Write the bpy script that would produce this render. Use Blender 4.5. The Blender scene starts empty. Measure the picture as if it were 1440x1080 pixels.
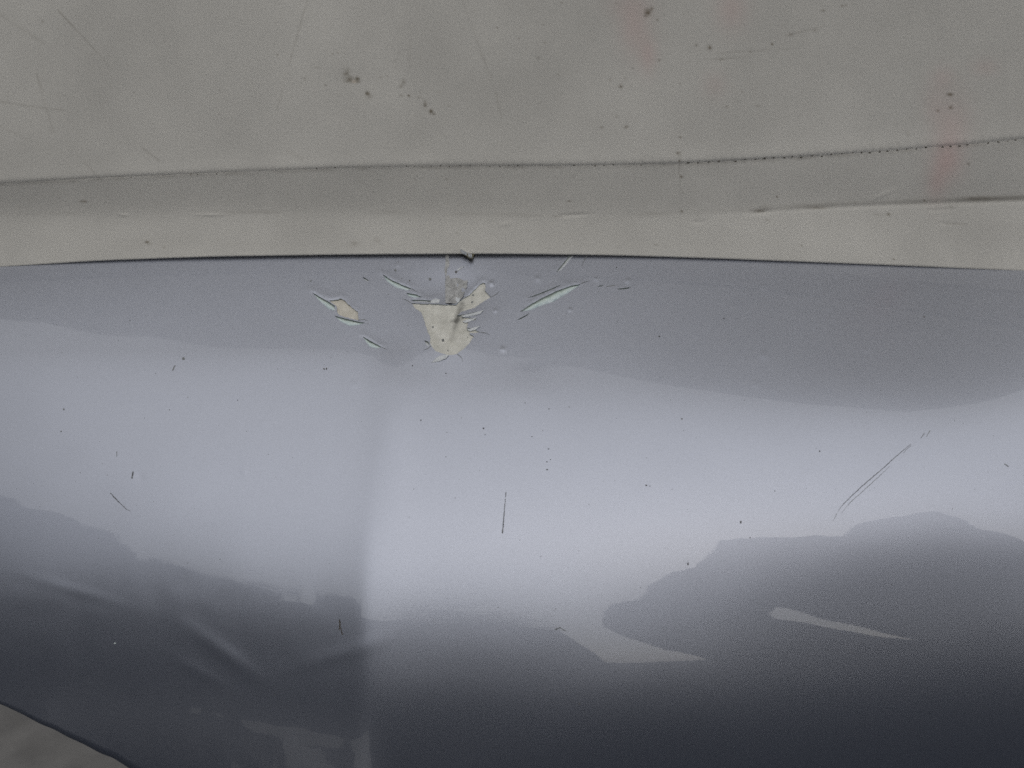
import bpy, math, random
import numpy as np
from mathutils import Vector, noise as mnoise
from mathutils.geometry import delaunay_2d_cdt

random.seed(7)
rng = np.random.default_rng(7)
scene = bpy.context.scene
col = scene.collection

# ------------------------------------------------------------------ camera
W, H = 1440.0, 1080.0                 # the photograph's pixels, used for measuring
FPX = 1383.0                          # focal length in those pixels
PITCH = math.radians(15.0)
HEM_Z = 1.0
ELEV_HEM = math.radians(7.54)
CAM = np.array([0.0, -0.44 * math.cos(ELEV_HEM), HEM_Z + 0.44 * math.sin(ELEV_HEM)])
FWD = np.array([0.0, math.cos(PITCH), -math.sin(PITCH)])
UPV = np.array([0.0, math.sin(PITCH), math.cos(PITCH)])

cam_data = bpy.data.cameras.new("camera")
cam = bpy.data.objects.new("camera", cam_data)
col.objects.link(cam)
cam.location = CAM
cam.rotation_euler = (math.pi / 2 - PITCH, 0, 0)
cam_data.sensor_width = 36.0
cam_data.lens = 36.0 * FPX / W
cam_data.clip_start = 0.01
cam_data.clip_end = 800
cam_data.dof.use_dof = True
cam_data.dof.focus_distance = 0.42
cam_data.dof.aperture_fstop = 15.0
scene.camera = cam

# ------------------------------------------------------------------ sky, sun, exposure
SUN_EL, SUN_AZ = math.radians(36), math.radians(22)   # azimuth from -Y, to the left when negative
sun_dir = np.array([math.sin(SUN_AZ) * math.cos(SUN_EL), -math.cos(SUN_AZ) * math.cos(SUN_EL), math.sin(SUN_EL)])
world = bpy.data.worlds.new("World")
scene.world = world
world.use_nodes = True
wn = world.node_tree.nodes
wl = world.node_tree.links
bg = wn["Background"]
sky = wn.new("ShaderNodeTexSky")
sky.sky_type = 'NISHITA'
sky.sun_disc = False
sky.sun_elevation = SUN_EL
sky.sun_rotation = math.atan2(sun_dir[0], sun_dir[1])
sky.air_density = 1.0
sky.dust_density = 2.0
sky.ozone_density = 1.0
hsv = wn.new("ShaderNodeHueSaturation")            # an overcast sky is paler than a clear one
hsv.inputs['Saturation'].default_value = 0.35
wl.new(sky.outputs[0], hsv.inputs['Color'])
wl.new(hsv.outputs[0], bg.inputs[0])
bg.inputs[1].default_value = 0.05

sun_data = bpy.data.lights.new("sun", 'SUN')
sun_data.energy = 1.4
sun_data.angle = math.radians(176)      # light cloud all over: a very broad, shadowless source
sun_data.color = (1.0, 0.985, 0.96)
sun = bpy.data.objects.new("sun", sun_data)
col.objects.link(sun)
sun.location = (0, 0, 5)
sun.rotation_euler = Vector(-sun_dir).to_track_quat('-Z', 'Y').to_euler()

scene.view_settings.view_transform = 'Standard'
scene.view_settings.look = 'None'
scene.view_settings.gamma = 1
scene.view_settings.exposure = 0.36
scene.view_settings.use_curve_mapping = False
scene.cycles.use_denoising = False
scene.render.resolution_x = 1024
scene.render.resolution_y = 768

# ------------------------------------------------------------------ helpers
def tag(o, label=None, cat=None, group=None, kind=None):
    if label: o["label"] = label
    if cat: o["category"] = cat
    if group: o["group"] = group
    if kind: o["kind"] = kind
    return o

def mesh_obj(name, verts, faces, mat, parent=None, smooth=True):
    me = bpy.data.meshes.new(name)
    v = np.asarray(verts, dtype=np.float64)
    me.from_pydata([tuple(p) for p in v], [], [tuple(int(i) for i in f) for f in faces])
    me.update()
    if smooth:
        me.polygons.foreach_set("use_smooth", np.ones(len(me.polygons), dtype=bool))
    me.materials.append(mat)
    o = bpy.data.objects.new(name, me)
    col.objects.link(o)
    if parent is not None:
        o.parent = parent
    return o

def project(P):
    d = P - CAM
    f = d @ FWD
    u = W / 2 + FPX * d[..., 0] / f
    v = H / 2 - FPX * (d @ UPV) / f
    return u, v

def rays(u, v):
    u = np.asarray(u, float); v = np.asarray(v, float)
    d = FWD + ((u - W / 2) / FPX)[..., None] * np.array([1.0, 0, 0]) - ((v - H / 2) / FPX)[..., None] * UPV
    return d / np.linalg.norm(d, axis=-1, keepdims=True)

def nodes_of(mat):
    mat.use_nodes = True
    return mat.node_tree.nodes, mat.node_tree.links, mat.node_tree.nodes["Principled BSDF"]

def smoothstep(a, b, x):
    t = np.clip((x - a) / (b - a), 0, 1)
    return t * t * (3 - 2 * t)

def seg_dist(px, py, ax, ay, bx, by):
    dx, dy = bx - ax, by - ay
    L = dx * dx + dy * dy + 1e-9
    t = np.clip(((px - ax) * dx + (py - ay) * dy) / L, 0, 1)
    return np.hypot(px - ax - t * dx, py - ay - t * dy), t

def inside(poly, x, y):
    x = np.asarray(x); y = np.asarray(y)
    r = np.zeros(x.shape, bool)
    n = len(poly)
    for i in range(n):
        x1, y1 = poly[i]; x2, y2 = poly[(i + 1) % n]
        c = ((y1 > y) != (y2 > y))
        with np.errstate(divide='ignore', invalid='ignore'):
            xi = (x2 - x1) * (y - y1) / (y2 - y1 + 1e-12) + x1
        r ^= c & (x < xi)
    return r

def value_noise(x, y, scale, seed=0):
    """smooth lattice noise in -1..1"""
    r = np.random.default_rng(seed)
    tab = r.uniform(-1, 1, (257, 257))
    xs = np.asarray(x) / scale + 1000.0; ys = np.asarray(y) / scale + 1000.0
    xi = np.floor(xs).astype(int); yi = np.floor(ys).astype(int)
    fx = xs - xi; fy = ys - yi
    fx = fx * fx * (3 - 2 * fx); fy = fy * fy * (3 - 2 * fy)
    a = tab[xi % 256, yi % 256]; b = tab[(xi + 1) % 256, yi % 256]
    c = tab[xi % 256, (yi + 1) % 256]; d = tab[(xi + 1) % 256, (yi + 1) % 256]
    return (a * (1 - fx) + b * fx) * (1 - fy) + (c * (1 - fx) + d * fx) * fy

# ------------------------------------------------------------------ the panel's true shape
KZ = 0.105
KX = 0.30                      # it bows back towards both ends
A_V = [200, 360, 440, 500, 530, 565, 600, 700, 800, 870, 960, 1080, 1200, 1400]
A_A = [53.6, 53.6, 54.1, 54.5, 54.0, 51.8, 48.5, 39.0, 28.3, 21.8, 15.4, 2, -7, -15]
COVER_H, COVER_R = 0.34, 0.03
_lx = np.linspace(-.6, .6, 241)
_lk = np.hanning(41); _lk /= _lk.sum()
_ly = np.convolve(np.pad(np.interp(_lx, [-.3, -.05, .05, .24, .4], [2, 4, 2.5, -6, -8]), 20, mode='edge'), _lk, 'valid')
def lean(x):
    """slope of the cover: it leans back at one end and hangs forward at the other"""
    return np.tan(np.radians(np.interp(x, _lx, _ly)))

def march(sign, phi):
    P = np.array([0.0, 0.0015, HEM_Z])
    out = [P.copy()]
    ds = 0.0005 * sign
    n = 800 if sign > 0 else 80
    for _ in range(n):
        _, v = project(P)
        a = float(np.interp(v, A_V, A_A)) + phi * float(np.interp(v, [300, 400, 560, 790, 900, 1000], [.6, .68, 1, .1, -.4, -.8]))
        a = math.radians(a)
        P = P + ds * np.array([0, -math.sin(a), -math.cos(a)])
        out.append(P.copy())
    return out
qs = (np.arange(881) - 80) * 0.0005
PHIS = np.linspace(-8, 12, 11)
MIRROR_TRIM = 0.0
_k = np.hanning(41); _k /= _k.sum()
def profile(phi):
    pr = np.array(march(-1, phi)[:0:-1] + march(+1, phi))
    for c in (1, 2):          # smooth its tangents a little
        pad = np.concatenate([pr[0, c] + (pr[1, c] - pr[0, c]) * np.arange(-20, 0), pr[:, c],
                              pr[-1, c] + (pr[-1, c] - pr[-2, c]) * np.arange(1, 21)])
        pr[:, c] = np.convolve(pad, _k, 'valid')
    return pr
PROFS = np.array([profile(p) for p in PHIS])          # phi, q, xyz
prof = PROFS[4]

# the shoulder turns up more towards the right-hand end
_tp = np.polyfit([-.30, -.20, -.11, 0, .10, .16, .20, .25, .30], [4.2, 3.0, 2.2, 3.4, 5.3, 7.6, 9.6, 11.4, 12.4], 4)
_tlo, _thi = -.27, .27
def twist(x):
    """how much more the shoulder of the panel faces up, in degrees, along its length"""
    return np.polyval(_tp, np.clip(x, _tlo, _thi))

# position as a smooth quadratic of that twist
_B = np.stack([np.ones_like(PHIS), PHIS, PHIS ** 2], 1)
QUAD = np.linalg.lstsq(_B, PROFS.reshape(len(PHIS), -1), rcond=None)[0].reshape(3, len(qs), 3)

def S0(x, q):
    x = np.asarray(x, float); q = np.asarray(q, float)
    ph = twist(x)[..., None]
    fq = np.clip((q - qs[0]) / 0.0005, 0, len(qs) - 1.001)
    j = np.floor(fq).astype(int); b = (fq - j)[..., None]
    Q = QUAD[:, j] * (1 - b) + QUAD[:, j + 1] * b
    P = Q[0] + Q[1] * ph + Q[2] * ph * ph
    return np.stack([x, P[..., 1] + KX * x * x, P[..., 2] - KZ * x * x], -1)

def panel_xq(u, v):
    """where the photograph's pixel meets the undented panel, as (x along, q down) in metres"""
    u = np.asarray(u, float); v = np.asarray(v, float)
    x = (u - W / 2) / FPX * 0.42
    q = np.interp(v, project(prof)[1], qs)
    for _ in range(14):
        e = 2e-4
        u0, v0 = project(S0(x, q)); u1, v1 = project(S0(x + e, q)); u2, v2 = project(S0(x, q + e))
        a, b, c, d = (u1 - u0) / e, (u2 - u0) / e, (v1 - v0) / e, (v2 - v0) / e
        det = a * d - b * c
        ru, rv = u - u0, v - v0
        x = x + np.clip((d * ru - b * rv) / det, -0.03, 0.03)
        q = np.clip(q + np.clip((-c * ru + a * rv) / det, -0.03, 0.03), qs[0], qs[-1])
    return x, q

def S0n(x, q):
    e = 4e-4
    tx = (S0(x + e, q) - S0(x - e, q)); tq = (S0(x, q + e) - S0(x, q - e))
    n = np.cross(tq, tx)
    n /= np.linalg.norm(n, axis=-1, keepdims=True)
    return n

# ------------------------------------------------------------------ damage outlines (photograph pixels)
FILLER = [(578.3, 425.8), (592, 426.4), (610, 426.2), (626, 426.6), (641, 427), (646, 421), (651, 417.5), (660, 412.5),
          (670, 403), (679, 395.8), (682.5, 397.5), (682.5, 408), (686, 412), (690, 417), (683.3, 420.8), (675, 425.5),
          (667, 432), (658, 434.2), (648, 437.5), (643, 442.5), (652, 441.5), (664, 439), (679.5, 436.5), (675, 441.5), (662, 443.5),
          (650, 445.8), (660, 446), (668.5, 446.6), (669.5, 449.3), (664, 450.5), (658.3, 453.3), (656.7, 462), (666, 460.3), (675.5, 458.9),
          (668, 463.3), (676, 467.3), (667, 468.3), (660, 468.9), (666.5, 473.5), (663, 478), (660, 483.3), (653.3, 490), (643.3, 498),
          (631.7, 500), (621.7, 497.5), (611.7, 493.3), (606.7, 486.7), (604.2, 480.8), (605, 475), (600, 462.5),
          (595.8, 448.3), (592.5, 439.2), (583.3, 432.5)]
LEFT_FILLER = [(463, 422.3), (471, 421.5), (479.7, 419.7), (486.7, 424.2), (495, 432.5), (503.3, 438), (504.3, 450.2), (495, 447.9),
               (486.7, 446), (478, 443.4), (474.5, 439.4), (473.8, 434), (472.5, 429.4), (467, 426)]
# slivers: upper edge then lower edge, a shallow split that is deep under its upper lip
SLIVERS = {
    'a': ([(538, 385.5), (549.2, 392.6), (564.4, 399.6), (579, 405)], [(572.8, 408.2), (556, 404), (545, 396.4)]),
    'b': ([(571.4, 411.2), (583.9, 412.8), (593.6, 416.4)], [(582.5, 418.6), (574.2, 415.1)]),
    'c': ([(577, 421), (593.6, 420.4), (606, 421.2), (612, 418.3), (618.6, 419.6)], [(617.2, 423.6), (600.5, 424.3), (583.9, 423.6)]),
    'd': ([(439, 410.8), (452, 418.4), (462, 424.0), (470.4, 429.6)], [(470.6, 436.9), (461.7, 434.2), (450.6, 424.4)]),
    'e': ([(470, 443.6), (486.7, 447.9), (503.3, 452), (513.5, 453.6)], [(503.3, 457.2), (492.2, 458.5), (481, 453.6)]),
    'f': ([(510.3, 473), (522.8, 480.2), (537.4, 488.4)], [(529.7, 490.4), (520, 488.3), (514.8, 481)]),
    'g': ([(731, 438.2), (745.8, 428), (761, 419.4), (783.3, 408.8), (802.8, 401.6), (817, 399)],
          [(809.7, 404.9), (797.2, 413.2), (777.8, 424.4), (761, 430), (747.2, 435.8)]),
    'i': ([(782, 382.5), (792, 370), (802, 357.5), (808, 350)], [(812, 350), (805.5, 361), (797, 372), (789, 380)]),
    'j': ([(510, 389.0), (514.5, 391.2), (519.5, 394.6)], [(516, 395.4), (512, 392.8)]),
    'k': ([(866.5, 406.2), (877, 405), (888, 403.8)], [(880, 407), (872, 407.6)]),
    'l': ([(839.5, 402.8), (844, 401.4), (849, 400.9)], [(845, 403.2)]),
    'm': ([(597, 478.5), (602, 480.2), (604, 483.5)], [(603, 488), (598.5, 485)]),
    'n': ([(726.4, 450), (735, 445.2), (744.6, 440)], [(740, 444.6), (733, 448.6)]),
    'o': ([(740.3, 419.5), (765, 410), (791.7, 399)], [(779, 406.3), (757, 415.2)]),
}
def sliver_poly(s):
    return s[0] + s[1]
HOLES = [FILLER, LEFT_FILLER] + [sliver_poly(s) for s in SLIVERS.values()]

# ridges and dents in the sheet, millimetres, outward positive
CREASE_V = [470, 500, 540, 580, 640, 720, 800, 900, 1100, 1300]
CREASE_U = [652, 640, 590, 556, 532, 523, 517, 514, 512, 512]
BLISTERS = [(691, 397.7, 2.6, .5), (696.7, 436.7, 2.0, .35), (707, 491, 2.6, .4), (882.6, 395, 2.2, .45), (801.4, 435.5, 2.0, .35),
            (1074, 500, 4.0, .2), (1073, 403, 2.5, .3), (1217, 492, 2, .25), (756, 392, 3, .25), (838, 392, 2, .3), (560, 372, 2.2, .25),
            (192, 664, 5, -.10), (970, 791, 4, -.03), (498, 540, 3, .2), (370, 591, 2.5, .2), (1062, 540, 2.5, .2), (341, 661, 2, .25)]
UPPER_LIPS = [  # raised paint above a split: polyline, width px, height mm
    ([(538, 385), (549, 391.6), (564, 398.6), (580, 404.5)], 6, .55),
    ([(571, 410.4), (584, 411.8), (594, 415.6)], 4, .4),
    ([(577, 420), (594, 419.6), (606, 420), (612, 417.5)], 4, .5),
    ([(441, 410), (452, 417), (464, 420.8), (480, 418.8)], 8, .7),
    ([(511, 472), (523, 479.4), (537, 487.6)], 5, .5),
    ([(745, 427.4), (761, 418.6), (783, 408), (803, 400.8), (815, 398.6)], 5, .55),
    ([(740, 419.8), (766, 409.2), (792, 398.2)], 4, .3),
    ([(782, 382), (792, 369.4), (802, 357)], 5, .45),
    ([(660, 411.5), (670, 402), (679, 395)], 5, .8),
    ([(611, 426), (626, 425.8), (641, 426)], 3, .3),
    ([(866.5, 405.6), (877, 404.4), (888, 403.2)], 3, .25),
    ([(486.7, 423.2), (495, 431.5), (503.3, 437)], 4, .35),
]

def dent(u, v):
    h = np.zeros(np.broadcast(u, v).shape)
    # the knock under the hem and the swelling around it
    h += -1.1 * np.exp(-(((u - 640) / 50.0) ** 2 + ((v - 408) / 32.0) ** 2))
    h += 0.35 * np.exp(-(((u - 640) / 30.0) ** 2 + ((v - 490) / 24.0) ** 2))
    h += 0.85 * np.exp(-((u - 553) / 32.0) ** 2) * smoothstep(468, 552, v) * (1 - smoothstep(552, 780, v))
    h += 0.32 * np.exp(-((u - 735) / 50.0) ** 2) * smoothstep(505, 560, v) * (1 - smoothstep(560, 740, v))
    return h + crease(u, v) + buckles(u, v)

def crease(u, v):
    h = np.zeros(np.broadcast(u, v).shape)
    cu = np.interp(v, CREASE_V, CREASE_U)
    d = cu - u
    w = np.maximum(v - 495, 0)
    ramp = (w * w / (w + 60)) / 340.0 + .30 * smoothstep(495, 600, v)
    soft = 13.0
    dp = 0.5 * (d + np.sqrt(d * d + soft * soft))
    h += -4.0 * ramp * (1 - np.exp(-dp / 95.0))
    w2 = .5 * (v - 640 + np.sqrt((v - 640) ** 2 + 60 ** 2))
    h += -.020 * w2 * smoothstep(560, 60, u)
    w3 = .5 * (v - 740 + np.sqrt((v - 740) ** 2 + 50 ** 2))
    h += -.005 * w3 * np.exp(-((u - 640) / 150.0) ** 2)
    w4 = .5 * (v - 760 + np.sqrt((v - 760) ** 2 + 50 ** 2))
    h += -.008 * w4 * smoothstep(1000, 1400, u)
    dm = 0.5 * (-d + np.sqrt(d * d + soft * soft))
    h += -0.25 * ramp * (1 - np.exp(-dm / 60.0))
    return h

def buckles(u, v):
    h = np.zeros(np.broadcast(u, v).shape)
    # in the lower left
    h += 0.34 * np.exp(-((((u - 310) * .8 + (v - 930) * .6) / 60.0) ** 2 + (((v - 930) * .8 - (u - 310) * .6) / 13.0) ** 2))
    h += 0.22 * np.exp(-((((u - 280) * .85 + (v - 965) * .5) / 50.0) ** 2 + (((v - 965) * .85 - (u - 280) * .5) / 10.0) ** 2))
    h += 0.10 * np.exp(-((((u - 90) * .95 + (v - 832) * .3) / 70.0) ** 2 + (((v - 832) * .95 - (u - 90) * .3) / 9.0) ** 2))
    h += 0.24 * np.exp(-(((u - 470) / 55.0) ** 2 + ((v - 925 + (u - 470) * .35) / 13.0) ** 2))
    h += -0.06 * np.exp(-(((u - 90) / 110.0) ** 2 + ((v - 698 + (u - 60) * .10) / 9.0) ** 2))
    # gentle unevenness of a large sheet
    h += 0.16 * value_noise(u, v * 1.4, 190, 3) + 0.035 * value_noise(u, v * 1.3, 63, 4)
    h += 0.05 * value_noise(u, v, 30, 5) * smoothstep(620, 300, u) * smoothstep(780, 860, v)
    return h

def fine_relief(u, v):
    h = np.zeros(np.broadcast(u, v).shape)
    for (bu, bv, r, a) in BLISTERS:
        h += a * np.exp(-(((u - bu) / r) ** 2 + ((v - bv) / (r * .9)) ** 2))
    for pl, w, a in UPPER_LIPS:
        best = np.full(h.shape, 1e9)
        for (p, q) in zip(pl[:-1], pl[1:]):
            dd, t = seg_dist(u, v, p[0], p[1], q[0], q[1])
            best = np.minimum(best, dd)
        yl = np.interp(u, [p[0] for p in pl] if pl[0][0] < pl[-1][0] else [p[0] for p in pl[::-1]],
                       [p[1] for p in pl] if pl[0][0] < pl[-1][0] else [p[1] for p in pl[::-1]])
        h += .2 * a * np.exp(-(best / w) ** 2) * smoothstep(1.2, -0.2, v - yl)
    return h

def panel_pos(u, v, depth_mm=0.0):
    """a point of the real, dented panel for the photograph's pixel, depth_mm below its paint"""
    u = np.asarray(u, float); v = np.asarray(v, float)
    x, q = panel_xq(u, v)
    n = S0n(x, q)
    h = dent(u, v) + fine_relief(u, v) - depth_mm
    return S0(x, q) + n * (h * 1e-3)[..., None]

# ------------------------------------------------------------------ materials
def make_paint():
    m = bpy.data.materials.new("silver_blue_paint")
    n, l, b = nodes_of(m)
    tc = n.new("ShaderNodeTexCoord")
    fl = n.new("ShaderNodeTexNoise"); fl.inputs['Scale'].default_value = 2600; fl.inputs['Detail'].default_value = 1
    l.new(tc.outputs['Object'], fl.inputs['Vector'])
    big = n.new("ShaderNodeTexNoise"); big.inputs['Scale'].default_value = 35; big.inputs['Detail'].default_value = 6
    big.inputs['Roughness'].default_value = .65
    l.new(tc.outputs['Object'], big.inputs['Vector'])
    r1 = n.new("ShaderNodeMapRange"); r1.inputs[1].default_value = .3; r1.inputs[2].default_value = .7
    r1.inputs[3].default_value = .93; r1.inputs[4].default_value = 1.07
    l.new(fl.outputs['Fac'], r1.inputs[0])
    r2 = n.new("ShaderNodeMapRange"); r2.inputs[1].default_value = .3; r2.inputs[2].default_value = .7
    r2.inputs[3].default_value = .985; r2.inputs[4].default_value = 1.015
    l.new(big.outputs['Fac'], r2.inputs[0])
    mu = n.new("ShaderNodeMath"); mu.operation = 'MULTIPLY'
    l.new(r1.outputs[0], mu.inputs[0]); l.new(r2.outputs[0], mu.inputs[1])
    sc = n.new("ShaderNodeVectorMath"); sc.operation = 'SCALE'
    sc.inputs[0].default_value = PAINT_COL
    l.new(mu.outputs[0], sc.inputs['Scale'])
    l.new(sc.outputs[0], b.inputs['Base Color'])
    b.inputs['Metallic'].default_value = 1.0
    b.inputs['Roughness'].default_value = 0.39
    b.distribution = 'GGX'
    b.inputs['Coat Weight'].default_value = 1.0
    b.inputs['Coat IOR'].default_value = 1.5
    rr = n.new("ShaderNodeMapRange"); rr.inputs[1].default_value = .35; rr.inputs[2].default_value = .75
    rr.inputs[3].default_value = .012; rr.inputs[4].default_value = .024
    l.new(big.outputs['Fac'], rr.inputs[0]); l.new(rr.outputs[0], b.inputs['Coat Roughness'])
    op = n.new("ShaderNodeTexNoise"); op.inputs['Scale'].default_value = 420; op.inputs['Detail'].default_value = 2
    l.new(tc.outputs['Object'], op.inputs['Vector'])
    bp = n.new("ShaderNodeBump"); bp.inputs['Strength'].default_value = .05; bp.inputs['Distance'].default_value = .00006
    l.new(op.outputs['Fac'], bp.inputs['Height'])
    l.new(bp.outputs[0], b.inputs['Coat Normal'])
    return m

def mottled(name, c1, c2, scale=300, rough=.8, bump=.0003, detail=4, spec=.3, tint=False):
    m = bpy.data.materials.new(name)
    n, l, b = nodes_of(m)
    tc = n.new("ShaderNodeTexCoord")
    t = n.new("ShaderNodeTexNoise"); t.inputs['Scale'].default_value = scale; t.inputs['Detail'].default_value = detail
    l.new(tc.outputs['Object'], t.inputs['Vector'])
    cr = n.new("ShaderNodeValToRGB")
    cr.color_ramp.elements[0].position = .35; cr.color_ramp.elements[0].color = (*c1, 1)
    cr.color_ramp.elements[1].position = .65; cr.color_ramp.elements[1].color = (*c2, 1)
    l.new(t.outputs['Fac'], cr.inputs['Fac'])
    if tint:
        at = n.new("ShaderNodeAttribute"); at.attribute_name = "tint"
        mx = n.new("ShaderNodeVectorMath"); mx.operation = 'MULTIPLY'
        l.new(cr.outputs[0], mx.inputs[0]); l.new(at.outputs['Color'], mx.inputs[1]); l.new(mx.outputs[0], b.inputs['Base Color'])
    else:
        l.new(cr.outputs[0], b.inputs['Base Color'])
    b.inputs['Roughness'].default_value = rough
    b.inputs['Specular IOR Level'].default_value = spec
    if bump:
        bp = n.new("ShaderNodeBump"); bp.inputs['Distance'].default_value = bump; bp.inputs['Strength'].default_value = .6
        l.new(t.outputs['Fac'], bp.inputs['Height']); l.new(bp.outputs[0], b.inputs['Normal'])
    return m

PAINT_COL = (0.53, 0.555, 0.635)
M_paint = make_paint()
M_filler = mottled("bare_beige_filler", (.66, .645, .575), (.76, .745, .68), 260, .75, .00025, tint=True)
M_filler_warm = mottled("bare_cream_filler", (.66, .62, .53), (.76, .72, .63), 260, .75, .00025, tint=True)
M_split = mottled("greenish_white_fracture", (.66, .76, .74), (.80, .86, .845), 500, .55, .0002, tint=True)
M_white_split = mottled("white_fracture", (.66, .685, .70), (.78, .80, .81), 500, .6, .0002, tint=True)
M_edge = mottled('broken_paint_edge', (.20, .235, .23), (.32, .35, .345), 500, .8, 0)
M_scratch = mottled("dark_scratch_grime", (.13, .133, .142), (.25, .255, .265), 900, .8, 0)
M_faint = mottled("faint_scratch", (.16, .165, .16), (.30, .31, .31), 900, .7, 0)
M_speck = mottled("dirt_speck_grime", (.10, .10, .10), (.22, .215, .21), 900, .9, 0)
M_brown = mottled("brown_grime", (.05, .04, .025), (.12, .10, .07), 900, .9, 0)
M_glue = mottled("dried_grey_glue", (.34, .34, .335), (.54, .54, .53), 450, .35, .0008, 5, .5)
M_plastic = mottled("torn_yellowed_plastic", (.11, .10, .06), (.24, .22, .15), 400, .3, .0004, 3, .5)

# ------------------------------------------------------------------ ground and the skyline that the paint mirrors
def make_ground():
    m = bpy.data.materials.new("worn_tarmac")
    n, l, b = nodes_of(m)
    tc = n.new("ShaderNodeTexCoord")
    t = n.new("ShaderNodeTexNoise"); t.inputs['Scale'].default_value = 60; t.inputs['Detail'].default_value = 8
    t2 = n.new("ShaderNodeTexNoise"); t2.inputs['Scale'].default_value = 1.2; t2.inputs['Detail'].default_value = 6
    for q in (t, t2): l.new(tc.outputs['Object'], q.inputs['Vector'])
    mx = n.new("ShaderNodeMath"); mx.operation = 'ADD'
    l.new(t.outputs['Fac'], mx.inputs[0]); l.new(t2.outputs['Fac'], mx.inputs[1])
    cr = n.new("ShaderNodeValToRGB")
    cr.color_ramp.elements[0].position = .36; cr.color_ramp.elements[0].color = (.020, .025, .035, 1)
    cr.color_ramp.elements[1].position = .66; cr.color_ramp.elements[1].color = (.044, .051, .067, 1)
    hf = n.new("ShaderNodeMath"); hf.operation = 'MULTIPLY'; hf.inputs[1].default_value = .5
    l.new(mx.outputs[0], hf.inputs[0]); l.new(hf.outputs[0], cr.inputs['Fac'])
    l.new(cr.outputs[0], b.inputs['Base Color'])
    b.inputs['Roughness'].default_value = .9
    return m
gv, gf = [], []
gs = np.concatenate([[-300, -120, -60, -30], np.linspace(-15, 15, 31), [30, 60, 120, 300]])
G = len(gs)
for j in gs:
    for i in gs:
        gv.append((i, j, 0.0))
for j in range(G - 1):
    for i in range(G - 1):
        gf.append((j * G + i, j * G + i + 1, (j + 1) * G + i + 1, (j + 1) * G + i))
ground = tag(mesh_obj("ground", gv, gf, make_ground()), kind="structure")

slab_v = [(-4, .35, .0), (4, .35, .0), (4, 5, .0), (-4, 5, .0), (-4, .35, .06), (4, .35, .06), (4, 5, .06), (-4, 5, .06)]
slab = mesh_obj("pale_ground", slab_v, [(4, 5, 6, 7), (0, 1, 5, 4), (1, 2, 6, 5), (2, 3, 7, 6), (3, 0, 4, 7)],
                mottled("worn_concrete", (.125, .12, .115), (.175, .168, .16), 14, .9, .001, 9), None, False)
tag(slab, kind="structure")

def reflect(u, v):
    u = np.asarray(u, float); v = np.asarray(v, float)
    e = 6.0
    P = panel_smooth(u, v)
    n = np.cross(panel_smooth(u, v + e) - panel_smooth(u, v - e), panel_smooth(u + e, v) - panel_smooth(u - e, v))
    n /= np.linalg.norm(n, axis=-1, keepdims=True)
    d = P - CAM; d /= np.linalg.norm(d, axis=-1, keepdims=True)
    return P, d - 2 * np.sum(d * n, -1, keepdims=True) * n

def panel_smooth(u, v):
    x, q = panel_xq(u, v)
    return S0(x, q) + S0n(x, q) * (crease(u, v) * 1e-3)[..., None]

# unseen mass shaped for its dark reflection; left, low middle, right with sky gaps (photograph pixels)
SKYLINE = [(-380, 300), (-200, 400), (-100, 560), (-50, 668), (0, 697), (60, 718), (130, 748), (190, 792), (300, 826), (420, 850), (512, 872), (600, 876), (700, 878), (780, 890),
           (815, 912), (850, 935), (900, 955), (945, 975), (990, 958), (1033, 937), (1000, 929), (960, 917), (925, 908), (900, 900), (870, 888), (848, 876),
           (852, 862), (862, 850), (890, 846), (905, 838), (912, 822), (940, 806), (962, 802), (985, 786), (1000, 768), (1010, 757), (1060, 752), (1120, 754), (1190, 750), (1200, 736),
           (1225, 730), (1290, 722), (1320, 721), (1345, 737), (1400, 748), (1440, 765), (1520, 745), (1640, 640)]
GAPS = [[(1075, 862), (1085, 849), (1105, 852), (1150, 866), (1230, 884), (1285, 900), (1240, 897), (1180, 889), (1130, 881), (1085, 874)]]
RB = 20.0
def on_ring(u, v, rad):
    Pq, Rq = reflect(u, v)
    h2 = np.hypot(Rq[:, 0], Rq[:, 1])
    t = rad / h2
    q_ = Pq + Rq * t[:, None]
    q_[:, 2] = np.maximum(q_[:, 2], -.3)
    return q_
def densify(poly, step=9.0, amp=1.6):
    out = []
    for a, b in zip(poly, poly[1:] + poly[:1]):
        m = max(1, int(math.hypot(b[0] - a[0], b[1] - a[1]) / step))
        for k2 in range(m):
            t = k2 / m
            out.append((a[0] + (b[0] - a[0]) * t + (random.uniform(-amp, amp) if k2 else 0), a[1] + (b[1] - a[1]) * t + (random.uniform(-amp, amp) if k2 else 0)))
    return out
outline = densify(SKYLINE + [(1640, 1050), (720, 1050), (-380, 1050)])
gaps = [densify(g, 5, .6) for g in GAPS]
loc = []; ced = []
for pl in [outline] + gaps:
    b0 = len(loc); loc += pl
    ced += [(b0 + i, b0 + (i + 1) % len(pl)) for i in range(len(pl))]
for y in range(310, 1050, 14):
    for x in range(-370, 1640, 14):
        loc.append((x + random.uniform(-3, 3), y + random.uniform(-3, 3)))
_r = delaunay_2d_cdt([Vector(p) for p in loc], ced, [], 0, 1e-3, False)
_c = np.array([(p.x, p.y) for p in _r[0]]); _t = np.array([f for f in _r[2] if len(f) == 3])
_ce = _c[_t].mean(axis=1)
keep = inside(outline, _ce[:, 0], _ce[:, 1])
for g in gaps: keep &= ~inside(g, _ce[:, 0], _ce[:, 1])
_t = _t[keep]
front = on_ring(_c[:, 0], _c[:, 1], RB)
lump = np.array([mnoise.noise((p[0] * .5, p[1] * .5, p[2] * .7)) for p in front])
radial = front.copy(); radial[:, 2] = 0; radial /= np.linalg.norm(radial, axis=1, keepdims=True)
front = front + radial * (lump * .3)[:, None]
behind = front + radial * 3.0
nf = len(front)
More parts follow.
